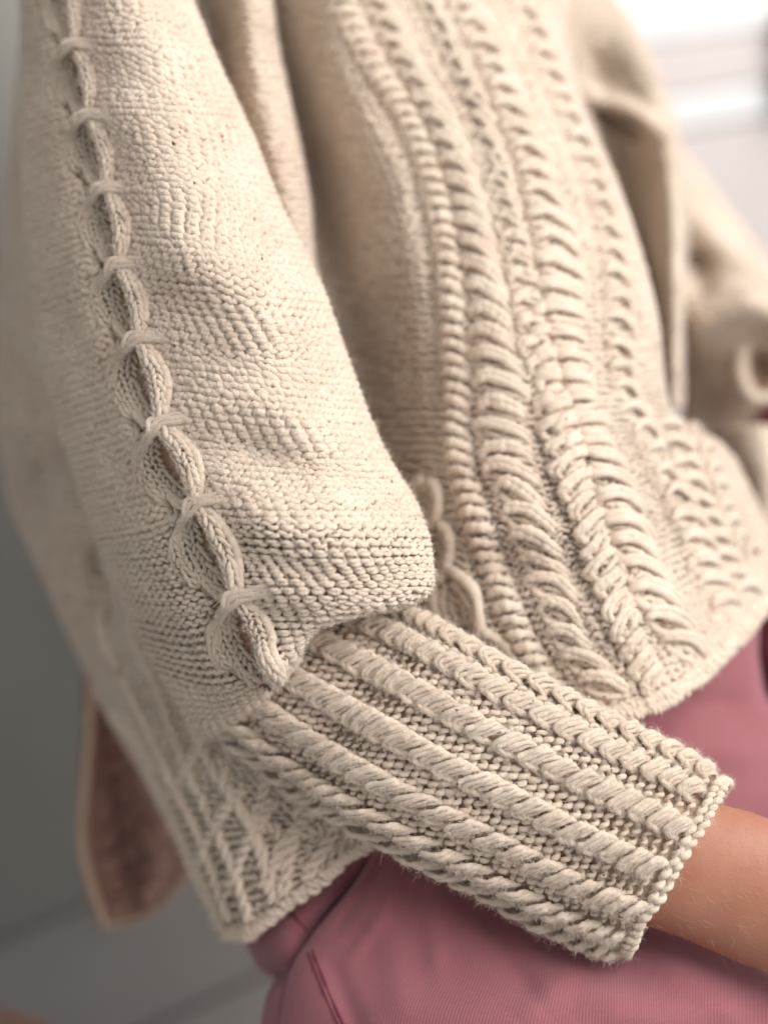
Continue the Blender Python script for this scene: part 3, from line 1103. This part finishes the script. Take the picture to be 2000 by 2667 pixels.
# --- side and back panel
Gs = [
    [(100, -60, 1.26), (84, -60, 1.19), (110, -60, 1.12), (180, -60, 1.09), (260, -60, 1.08), (380, -60, 1.1)],
    [(62, 350, 1.26), (45, 350, 1.19), (90, 350, 1.12), (180, 350, 1.09), (280, 350, 1.07), (420, 350, 1.08)],
    [(26, 700, 1.27), (10, 700, 1.2), (70, 700, 1.125), (180, 700, 1.09), (300, 700, 1.07), (470, 700, 1.07)],
    [(20, 1100, 1.27), (6, 1100, 1.2), (90, 1100, 1.125), (220, 1100, 1.08), (360, 1100, 1.06), (520, 1100, 1.05)],
    [(52, 1300, 1.26), (38, 1300, 1.2), (130, 1300, 1.12), (270, 1310, 1.07), (420, 1330, 1.04), (600, 1350, 1.03)],
    [(140, 1490, 1.25), (125, 1500, 1.18), (220, 1510, 1.11), (350, 1540, 1.05), (500, 1560, 1.02), (700, 1600, 1.0)],
    [(236, 1720, 1.22), (225, 1720, 1.16), (300, 1735, 1.10), (430, 1770, 1.04), (600, 1800, 1.0), (800, 1830, .985)],
    [(290, 1862, 1.15), (298, 1866, 1.12), (380, 1890, 1.07), (500, 1920, 1.02), (660, 1960, .985), (860, 1990, .97)],
    [(400, 2055, 1.12), (413, 2061, 1.08), (480, 2075, 1.04), (580, 2085, 1.0), (720, 2095, .98), (920, 2110, .965)],
    [(485, 2235, 1.09), (497, 2240, 1.05), (560, 2242, 1.015), (650, 2230, .985), (780, 2200, .972), (970, 2140, .96)],
    [(582, 2440, 1.06), (590, 2443, 1.03), (630, 2440, 1.0), (690, 2410, .982), (840, 2295, .966), (1020, 2165, .955)],
]
sf = [
    ([(60, 900), (150, 1150), (230, 1420), (330, 1700)], 60, -0.020),
    ([(250, 1380), (280, 1500), (300, 1640)], 32, -0.03),
    ([(290, 1600), (360, 1800), (470, 2050), (560, 2300)], 30, 0.006),
    ([(110, 1150), (130, 1300), (180, 1400)], 40, -0.015),
]
S_SD = Surf(Gs, sf, nu=180, nv=320)
tb = Tubes()
knit(S_SD, tb, 0.0074, 0.0050, 0.0018, True, anchor=0.6, pts=9, k=5, jit=0.11, fuzz=0.04, hh=1.15, dd=1.4)
tb.build('purl_stitches', M_WOOL, side, 'stuff')
sheet('fabric_ground', S_SD, M_SHADED, side, -0.0026, nu=100, nv=160)
LINES = [
    ([(330, 1760), (400, 1900), (470, 2050), (540, 2200), (610, 2400)], 3.2),
    ([(420, 1780), (470, 1930), (540, 2090), (610, 2240), (660, 2400)], 2.8),
    ([(480, 1800), (530, 1930), (590, 2040), (660, 2150), (690, 2240), (720, 2350)], 3.0),
    ([(590, 1970), (610, 2060), (655, 2140), (660, 2150)], 2.8),
    ([(700, 2010), (690, 2080), (668, 2150), (700, 2250), (745, 2330)], 2.8),
    ([(790, 2070), (780, 2160), (755, 2240), (745, 2330)], 3.0),
    ([(680, 2150), (720, 2155), (740, 2190), (715, 2250)], 2.4),
    ([(790, 2170), (840, 2160), (860, 2200), (800, 2270)], 2.4),
    ([(860, 2130), (905, 2140), (920, 2180)], 2.4),
    ([(560, 1880), (510, 1980), (455, 2070)], 3.0),
    ([(650, 2040), (575, 2140), (525, 2250)], 3.0),
    ([(722, 2080), (650, 2200), (600, 2330)], 3.0),
    ([(835, 2100), (765, 2180), (690, 2310)], 3.0),
    ([(920, 2100), (860, 2190), (800, 2290)], 2.8),
    ([(250, 1500), (280, 1640), (320, 1740)], 3.5),
    ([(340, 1560), (370, 1680), (420, 1780)], 3.0),
]
for pts, r in LINES:
    pts = np.array(pts, float)
    tb = Tubes()
    n = 130
    P, N = S_SD.at(spline(pts, 12))
    P, N = spline(P, n), spline(N, n)
    N /= np.linalg.norm(N, axis=1, keepdims=True)
    L = np.linalg.norm(np.diff(P, axis=0), axis=1).sum()
    T_ = np.gradient(P, axis=0)
    Sd = np.cross(T_, N)
    Sd /= np.linalg.norm(Sd, axis=1, keepdims=True)
    for q in (0, 1):
        ph = np.linspace(0, L / 0.017 * 2 * np.pi, n) + q * np.pi
        tb.add(P + N * (0.0030 + 0.0014 * np.cos(ph))[:, None] + Sd * (0.0024 * np.sin(ph))[:, None], N, r * 0.00078 * (1 + smooth_noise(n, 5, .12)), 7, fuzz=.2)
    tb.build('twisted_ridge', M_WOOL, side)
tb = Tubes()
for q, (dx, dy) in enumerate([(0, 0), (7, -14)]):
    for pts in ([(298, 1866), (378, 1962), (413, 2061), (457, 2146), (497, 2240), (545, 2340), (590, 2440)],
                [(590, 2440), (640, 2437), (700, 2400), (840, 2293), (940, 2215), (1010, 2165)]):
        P, N = S_SD.at(spline(np.array(pts, float) + (dx, dy), 14))
        edging(tb, P, N, .0020, .0072, .0020)
tb.build('hem_edge', M_WOOL, side)

# --- back flap behind the side slit, seen from its inside
Gk = [
    [(225, 1700, 1.20), (260, 1720, 1.22), (300, 1740, 1.22), (360, 1780, 1.18), (420, 1800, 1.14)],
    [(222, 1880, 1.20), (260, 1880, 1.25), (310, 1880, 1.27), (380, 1900, 1.24), (450, 1950, 1.18)],
    [(214, 2020, 1.20), (270, 2030, 1.27), (340, 2040, 1.29), (420, 2060, 1.25), (490, 2090, 1.2)],
    [(205, 2150, 1.20), (270, 2170, 1.27), (350, 2190, 1.29), (440, 2180, 1.25), (520, 2180, 1.2)],
    [(222, 2280, 1.20), (280, 2300, 1.26), (360, 2300, 1.28), (440, 2280, 1.25), (520, 2225, 1.2)],
    [(262, 2415, 1.20), (310, 2410, 1.24), (370, 2392, 1.26), (440, 2345, 1.24), (515, 2260, 1.2)],
]
S_BK = Surf(Gk, [([(300, 1880), (350, 2100), (390, 2350)], 16, 0.008), ([(380, 1950), (430, 2150), (450, 2300)], 14, .008),
                 ([(260, 2000), (290, 2200), (310, 2400)], 14, .006)], nu=90, nv=120)
flap = subempty('back_flap', sweater)
sheet('inner_face', S_BK, M_INNER_SHADED, flap, -0.002, nu=80, nv=100)
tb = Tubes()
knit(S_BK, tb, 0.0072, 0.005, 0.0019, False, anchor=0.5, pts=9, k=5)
tb.build('inner_stitches', M_INNER_SHADED, flap, 'stuff')
for pts in ([(300, 1850), (320, 1980), (335, 2150), (345, 2390)], [(330, 1880), (372, 2040), (405, 2200), (420, 2350)], [(270, 1900), (262, 2080), (275, 2250), (300, 2400)],
            [(360, 1960), (420, 2080), (470, 2200)], [(400, 2150), (440, 2230), (430, 2320)]):
    P, N = S_BK.at(spline(np.array(pts, float), 12))
    tb = Tubes()
    edging(tb, P, N, .0045, .022, .005)
    tb.build('inner_ridge', M_RIDGE_LIT, flap)

tb = Tubes()
for q, dx in enumerate((2,)):
    pts = np.array([(238, 1735), (228, 1880), (218, 2020), (209, 2150), (226, 2280), (268, 2412)], float) + (dx + 4, 0)
    P = unproject(np.c_[spline(pts, 60), np.full(60, 1.195 + 0.008 * q)])
    N = np.tile((CAM - P[30]) / np.linalg.norm(CAM - P[30]), (60, 1))
    edging(tb, P, N, .0019, .0085, .0016)
pts = np.array([(262, 2408), (330, 2404), (400, 2372), (460, 2325), (515, 2255)], float)
P, N = S_BK.at(spline(pts, 12))
edging(tb, P, N, .0018, .0085, .0014)
tb.build('flap_edge', M_SHADED, flap)  # cream rim in the darker wool, its shade painted in

# --- far sleeve and shoulder drape
Gu = [
    [(1300, -90, 1.16), (1400, -90, 1.2), (1480, -90, 1.23), (1540, -60, 1.25), (1560, -50, 1.32)],
    [(1430, 90, 1.17), (1500, 90, 1.2), (1580, 90, 1.21), (1655, 95, 1.23), (1668, 110, 1.32)],
    [(1480, 280, 1.19), (1560, 290, 1.24), (1640, 280, 1.23), (1725, 270, 1.22), (1745, 290, 1.32)],
    [(1540, 500, 1.2), (1620, 500, 1.27), (1700, 490, 1.24), (1755, 480, 1.20), (1790, 490, 1.3)],
    [(1620, 750, 1.18), (1690, 750, 1.25), (1730, 750, 1.19), (1762, 750, 1.155), (1772, 750, 1.25)],
    [(1670, 1080, 1.16), (1715, 1080, 1.22), (1735, 1060, 1.17), (1762, 1055, 1.145), (1770, 1050, 1.24)],
]
S_FU = Surf(Gu, [([(1495, 215), (1560, 262), (1640, 285), (1735, 350)], 20, 0.022), ([(1530, 110), (1580, 180), (1600, 230)], 50, -0.012),
                 ([(1520, 280), (1600, 310), (1690, 370)], 26, -0.022)], nu=120, nv=200)
tb = Tubes()
knit(S_FU, tb, 0.0070, 0.0048, 0.002, True, anchor=0.5, pts=8, k=5)
tb.build('purl_stitches', M_WOOL, far_sleeve, 'stuff')
sheet('fabric_ground', S_FU, M_SHADED, far_sleeve, -0.0026, nu=80, nv=120)
Ga = [
    [(1700, 300, 1.38), (1825, 455, 1.38), (1925, 590, 1.38), (2050, 722, 1.38), (2250, 850, 1.38)],
    [(1715, 420, 1.30), (1822, 520, 1.29), (1925, 630, 1.29), (2050, 755, 1.28), (2250, 880, 1.28)],
    [(1745, 640, 1.27), (1822, 680, 1.27), (1928, 720, 1.25), (2050, 800, 1.22), (2250, 900, 1.22)],
    [(1760, 850, 1.245), (1835, 825, 1.215), (1930, 795, 1.20), (2055, 840, 1.19), (2250, 930, 1.2)],
    [(1770, 960, 1.28), (1842, 960, 1.26), (1935, 950, 1.24), (2060, 970, 1.24), (2250, 1050, 1.24)],
    [(1770, 1135, 1.30), (1850, 1165, 1.30), (1945, 1180, 1.30), (2060, 1165, 1.30), (2250, 1200, 1.30)],
]
S_FA = Surf(Ga, [([(1775, 440), (1850, 560), (1930, 640), (2020, 700)], 17, -0.022), ([(1790, 640), (1820, 720), (1850, 780)], 40, -0.03),
                 ([(1770, 862), (1860, 818), (2000, 765)], 28, 0.02), ([(1790, 560), (1880, 660), (1990, 740)], 40, 0.008), ([(1985, 900), (1990, 960), (1985, 1010)], 50, -0.035)], nu=120, nv=160)
tb = Tubes()
knit(S_FA, tb, 0.0070, 0.0048, 0.002, True, anchor=0.4, pts=8, k=5)
tb.build('arm_stitches', M_WOOL, far_sleeve, 'stuff')
sheet('arm_ground', S_FA, M_SHADED, far_sleeve, -0.0026, nu=80, nv=100)
# rolled cuff opening of the far sleeve
tb = Tubes()
thr = np.linspace(0, 2 * np.pi, 80)
for q, (rx, ry, d) in enumerate([(54, 84, 1.228)]):
    P = unproject(np.c_[1985 + rx * np.cos(thr), 955 + ry * np.sin(thr), np.full(80, d)])
    N = np.tile(-FW, (80, 1))
    tb.add(P, N, 0.0052 * (1 + smooth_noise(80, 8, .08)), 10, caps=False)
tb.build('far_cuff_edge', M_WOOL, far_sleeve)
g = []
for d, k_ in ((1.226, 1.05), (1.235, .95), (1.245, .7), (1.25, .3)):
    g.append(unproject(np.c_[1985 + 50 * k_ * np.cos(thr), 955 + 78 * k_ * np.sin(thr), np.full(80, d)]))
Sg = Surf(None, world=np.array(g))
sheet('far_cuff_inside', Sg, M_SHADED, far_sleeve, 0, nu=80, nv=10)

# --- flank beyond the gap on the right
Gr = [
    [(1860, 1120, 1.27), (1905, 1118, 1.22), (1990, 1115, 1.19), (2120, 1150, 1.2)],
    [(1885, 1250, 1.25), (1915, 1240, 1.19), (2000, 1230, 1.15), (2120, 1240, 1.18)],
    [(1885, 1400, 1.22), (1915, 1400, 1.17), (2000, 1380, 1.14), (2120, 1380, 1.16)],
    [(1880, 1560, 1.16), (1930, 1560, 1.14), (2010, 1520, 1.12), (2120, 1480, 1.14)],
]
S_RF = Surf(Gr, nu=60, nv=60)
tb = Tubes()
knit(S_RF, tb, 0.0070, 0.0046, 0.002, True, anchor=0.5, pts=8, k=5)
tb.build('flank_stitches', M_WOOL, front, 'stuff')
sheet('flank_ground', S_RF, M_SHADED, front, -0.0026, nu=40, nv=40)

# ------------------------------------------------------------------ trousers
trousers = empty('trousers', unproject(np.array([1300, 2600, .98])), 'dusty pink finely ribbed trousers of the seated person', 'trousers')
Gt = [
    [(1120, 2100, 1.06), (1010, 2150, 1.0), (1180, 2150, .985), (1400, 2200, .985), (1650, 2290, .985), (1900, 2400, .995), (2300, 2560, 1.02)],
    [(985, 2300, 1.04), (935, 2290, .985), (1080, 2320, .965), (1320, 2380, .955), (1600, 2440, .955), (1880, 2480, .96), (2300, 2600, .99)],
    [(860, 2430, 1.03), (820, 2440, .97), (1000, 2500, .945), (1300, 2540, .925), (1600, 2560, .922), (1880, 2580, .93), (2300, 2680, .96)],
    [(790, 2570, 1.02), (755, 2560, .965), (940, 2650, .93), (1250, 2690, .905), (1600, 2720, .90), (1880, 2740, .91), (2300, 2800, .94)],
    [(760, 2820, 1.01), (722, 2800, .965), (920, 2900, .925), (1250, 2950, .90), (1600, 2960, .895), (1880, 2960, .905), (2300, 3000, .94)],
]
S_TH = Surf(Gt, [([(1160, 2230), (1130, 2380), (1140, 2560)], 30, 0.003), ([(1240, 2300), (1400, 2440), (1700, 2560)], 60, -0.008),
                 ([(1500, 2600), (1700, 2640), (2000, 2640)], 60, .006), ([(850, 2480), (900, 2600), (960, 2750)], 28, -.003),
                 ([(1350, 2660), (1450, 2560), (1520, 2500)], 40, .004), ([(1120, 2240), (1290, 2420), (1420, 2660)], 35, -.004),
                 ([(1700, 2500), (1820, 2560), (1960, 2660)], 45, .005), ([(950, 2330), (1020, 2450), (1050, 2660)], 45, .003), ([(1010, 2230), (930, 2350), (860, 2440)], 16, -.004), ([(1050, 2260), (990, 2390), (900, 2520)], 20, .003)], nu=160, nv=160)
o = sheet('thigh', S_TH, M_TROUSER, trousers, 0, uvs=1.0, nu=160, nv=140)
tb = Tubes()
strand(S_TH, tb, [(795, 2462), (825, 2540), (858, 2620), (905, 2720)], 0.0006, 0.0001, n=60, k=6, fuzz=0)
strand(S_TH, tb, [(805, 2455), (835, 2533), (868, 2613), (915, 2713)], 0.0009, -0.0003, n=60, k=6, fuzz=0)
Gw = [
    [(900, 2150, 1.03), (1000, 2150, 1.02), (1080, 2150, 1.03), (1150, 2160, 1.06)],
    [(700, 2330, 1.05), (820, 2310, 1.005), (930, 2290, 1.0), (1020, 2290, 1.05)],
    [(640, 2430, 1.06), (700, 2420, 1.0), (800, 2400, .985), (930, 2400, 1.03)],
    [(668, 2515, 1.06), (705, 2495, 1.0), (770, 2480, .98), (880, 2480, 1.02)],
    [(722, 2560, 1.05), (735, 2545, 1.01), (765, 2540, .99), (850, 2560, 1.02)],
]
S_WS = Surf(Gw, nu=60, nv=80)
sheet('seat', S_WS, M_TROUSER, trousers, 0, nu=60, nv=80)
strand(S_WS, tb, [(758, 2375), (775, 2398), (800, 2425)], 0.0007, 0.0002, n=20, k=6, fuzz=0)
Gz = [
    [(770, 2500, 1.04), (730, 2535, 1.03), (780, 2520, .99), (850, 2530, 1.0)],
    [(720, 2560, 1.04), (700, 2585, 1.0), (745, 2580, .975), (830, 2590, .99)],
    [(700, 2640, 1.04), (682, 2660, 1.0), (735, 2660, .975), (830, 2660, .98)],
    [(690, 2780, 1.04), (672, 2800, 1.0), (730, 2800, .975), (830, 2800, .98)],
]
sheet('leg_back', Surf(Gz, nu=50, nv=50), M_TROUSER, trousers, 0, nu=50, nv=60)
tb.build('seam_stitching', M_SEAM, trousers)
Go = [
    [(1150, 1500, 1.13), (1500, 1500, 1.12), (1750, 1450, 1.16), (2000, 1350, 1.22), (2300, 1200, 1.3)],
    [(1200, 1800, 1.07), (1500, 1750, 1.05), (1750, 1700, 1.06), (1970, 1600, 1.1), (2300, 1500, 1.2)],
    [(1250, 2000, 1.05), (1550, 1950, 1.03), (1750, 1900, 1.035), (1950, 1850, 1.07), (2300, 1750, 1.15)],
    [(1250, 2250, 1.03), (1500, 2200, 1.02), (1750, 2150, 1.03), (1950, 2120, 1.05), (2300, 2150, 1.1)],
    [(1250, 2500, 1.04), (1500, 2500, 1.04), (1750, 2500, 1.05), (1950, 2520, 1.07), (2300, 2600, 1.1)],
]
sheet('lap', Surf(Go, [([(1990, 1560), (1985, 1700), (2010, 1850)], 16, -.03), ([(1650, 1900), (1800, 1840), (1960, 1830)], 40, -.006),
                       ([(1700, 1990), (1850, 1950), (2000, 1960)], 50, .006)], nu=120, nv=120), M_TROUSER, trousers, 0, nu=120, nv=120)

sheet('far_knee', Surf([[(1950, 1000, 1.30), (2020, 990, 1.27), (2200, 980, 1.25)], [(1950, 1080, 1.28), (2030, 1075, 1.25), (2200, 1070, 1.22)], [(1940, 1180, 1.28), (2030, 1190, 1.25), (2200, 1200, 1.22)]], nu=30, nv=30), M_TROUSER, trousers, 0, nu=30, nv=30)

# ------------------------------------------------------------------ person (the bare forearm)
sk = [((1500, 1925), (1380, 2250), .93, .027), ((1700, 2020), (1540, 2350), .925, .027), ((1870, 2092), (1668, 2405), .925, .026), ((1960, 2118), (1790, 2450), .925, .026),
      ((2060, 2160), (1930, 2510), .923, .025), ((2200, 2235), (2080, 2560), .92, .024), ((2350, 2320), (2250, 2600), .918, .02), ((2480, 2400), (2400, 2640), .918, .016), ((2600, 2500), (2560, 2640), .92, .009)]
skc = catmull(np.array([[*a, *b, d, s_] for a, b, d, s_ in sk], float), np.linspace(0, 1, 120))
ph = np.linspace(0, 2 * np.pi, 97)
cx, cy = (skc[:, 0] + skc[:, 2]) / 2, (skc[:, 1] + skc[:, 3]) / 2
hx, hy = (skc[:, 0] - skc[:, 2]) / 2, (skc[:, 1] - skc[:, 3]) / 2
Gq = np.stack([cx[:, None] + hx[:, None] * np.cos(ph), cy[:, None] + hy[:, None] * np.cos(ph), skc[:, 4][:, None] - skc[:, 5][:, None] * np.sin(ph)[None]], -1)
Sk = Surf(None, world=unproject(Gq))
person = sheet('person', Sk, M_SKIN, None, 0, nu=97, nv=120)
person['label'] = 'seated person with a bare tanned wrist coming out of a cream knit cuff'
person['category'] = 'person'


# ------------------------------------------------------------------ wool halo
def fuzz_curves(name, parent, maxn=330000):
    P = np.concatenate([a for a, _, _ in FUZZ])
    D = np.concatenate([b for _, b, _ in FUZZ])
    T = np.concatenate([c for _, _, c in FUZZ])
    rep = 9
    P, D, T = np.repeat(P, rep, 0), np.repeat(D, rep, 0), np.repeat(T, rep, 0)
    if len(P) > maxn:
        i = rng.choice(len(P), maxn, replace=False)
        P, D, T = P[i], D[i], T[i]
    n = len(P)
    m = 6
    ln = rng.gamma(2.2, 0.0010, n) + 0.0007
    dirv = D * rng.uniform(0.25, 1.0, (n, 1)) + T * rng.normal(0, 0.55, (n, 1)) + rng.normal(0, .35, (n, 3))
    dirv /= np.linalg.norm(dirv, axis=1, keepdims=True)
    pts = np.zeros((n, m, 3))
    cur = P + rng.normal(0, .0007, (n, 3))
    pts[:, 0] = cur
    bend = rng.normal(0, .55, (n, 3))
    for k in range(1, m):
        dirv = dirv + bend * .5 + rng.normal(0, .5, (n, 3))
        dirv /= np.linalg.norm(dirv, axis=1, keepdims=True)
        cur = cur + dirv * (ln / (m - 1))[:, None]
        pts[:, k] = cur
    cv = bpy.data.hair_curves.new(name)
    cv.add_curves([m] * n)
    cv.position_data.foreach_set('vector', pts.reshape(-1).astype(np.float32))
    at = cv.attributes.get('radius') or cv.attributes.new('radius', 'FLOAT', 'POINT')
    rad = np.tile(np.linspace(1, .4, m), n) * 0.00006
    at.data.foreach_set('value', rad.astype(np.float32))
    cv.materials.append(M_FUZZ)
    o = bpy.data.objects.new(name, cv)
    COL.objects.link(o)
    o['kind'] = 'stuff'
    o.parent = parent
    o.matrix_parent_inverse = Matrix.Translation(parent.location).inverted()
    return o


M_FUZZ = simple('wool_fibres', (0.80, 0.71, 0.61), 0.9, 50, spec=0.1)
fuzz_curves('wool_fibres', sweater)
n = 260
u_, v_ = rng.uniform(0.02, .5, n), rng.uniform(0.18, .6, n)
P, N = Sk.ev(u_, v_)
P2, _ = Sk.ev(u_, v_ + .02)
T_ = (P2 - P) / np.linalg.norm(P2 - P, axis=1, keepdims=True)
if (N[0] @ (CAM - P[0])) < 0:
    N = -N
pts = np.zeros((n, 5, 3))
ln = rng.uniform(.003, .007, n)
sw = rng.normal(0, .4, (n, 3))
for k in range(5):
    q = k / 4
    pts[:, k] = P + (T_ + sw * .6) * (ln * q)[:, None] + N * (ln * (.55 * q - .35 * q * q))[:, None] + sw * (ln * q * q * .6)[:, None]
cv = bpy.data.hair_curves.new('arm_hair')
cv.add_curves([5] * n)
cv.position_data.foreach_set('vector', pts.reshape(-1).astype(np.float32))
at = cv.attributes.get('radius') or cv.attributes.new('radius', 'FLOAT', 'POINT')
at.data.foreach_set('value', (np.tile([1, .9, .7, .5, .2], n) * 0.00005).astype(np.float32))
cv.materials.append(simple('blond_hair', (0.62, 0.42, 0.24), .5, 20))
o = bpy.data.objects.new('arm_hair', cv)
COL.objects.link(o)
o['kind'] = 'stuff'
o.parent = person

print('TRIS', sum(len(o.data.polygons) for o in sc.objects if o.type == 'MESH') * 2)
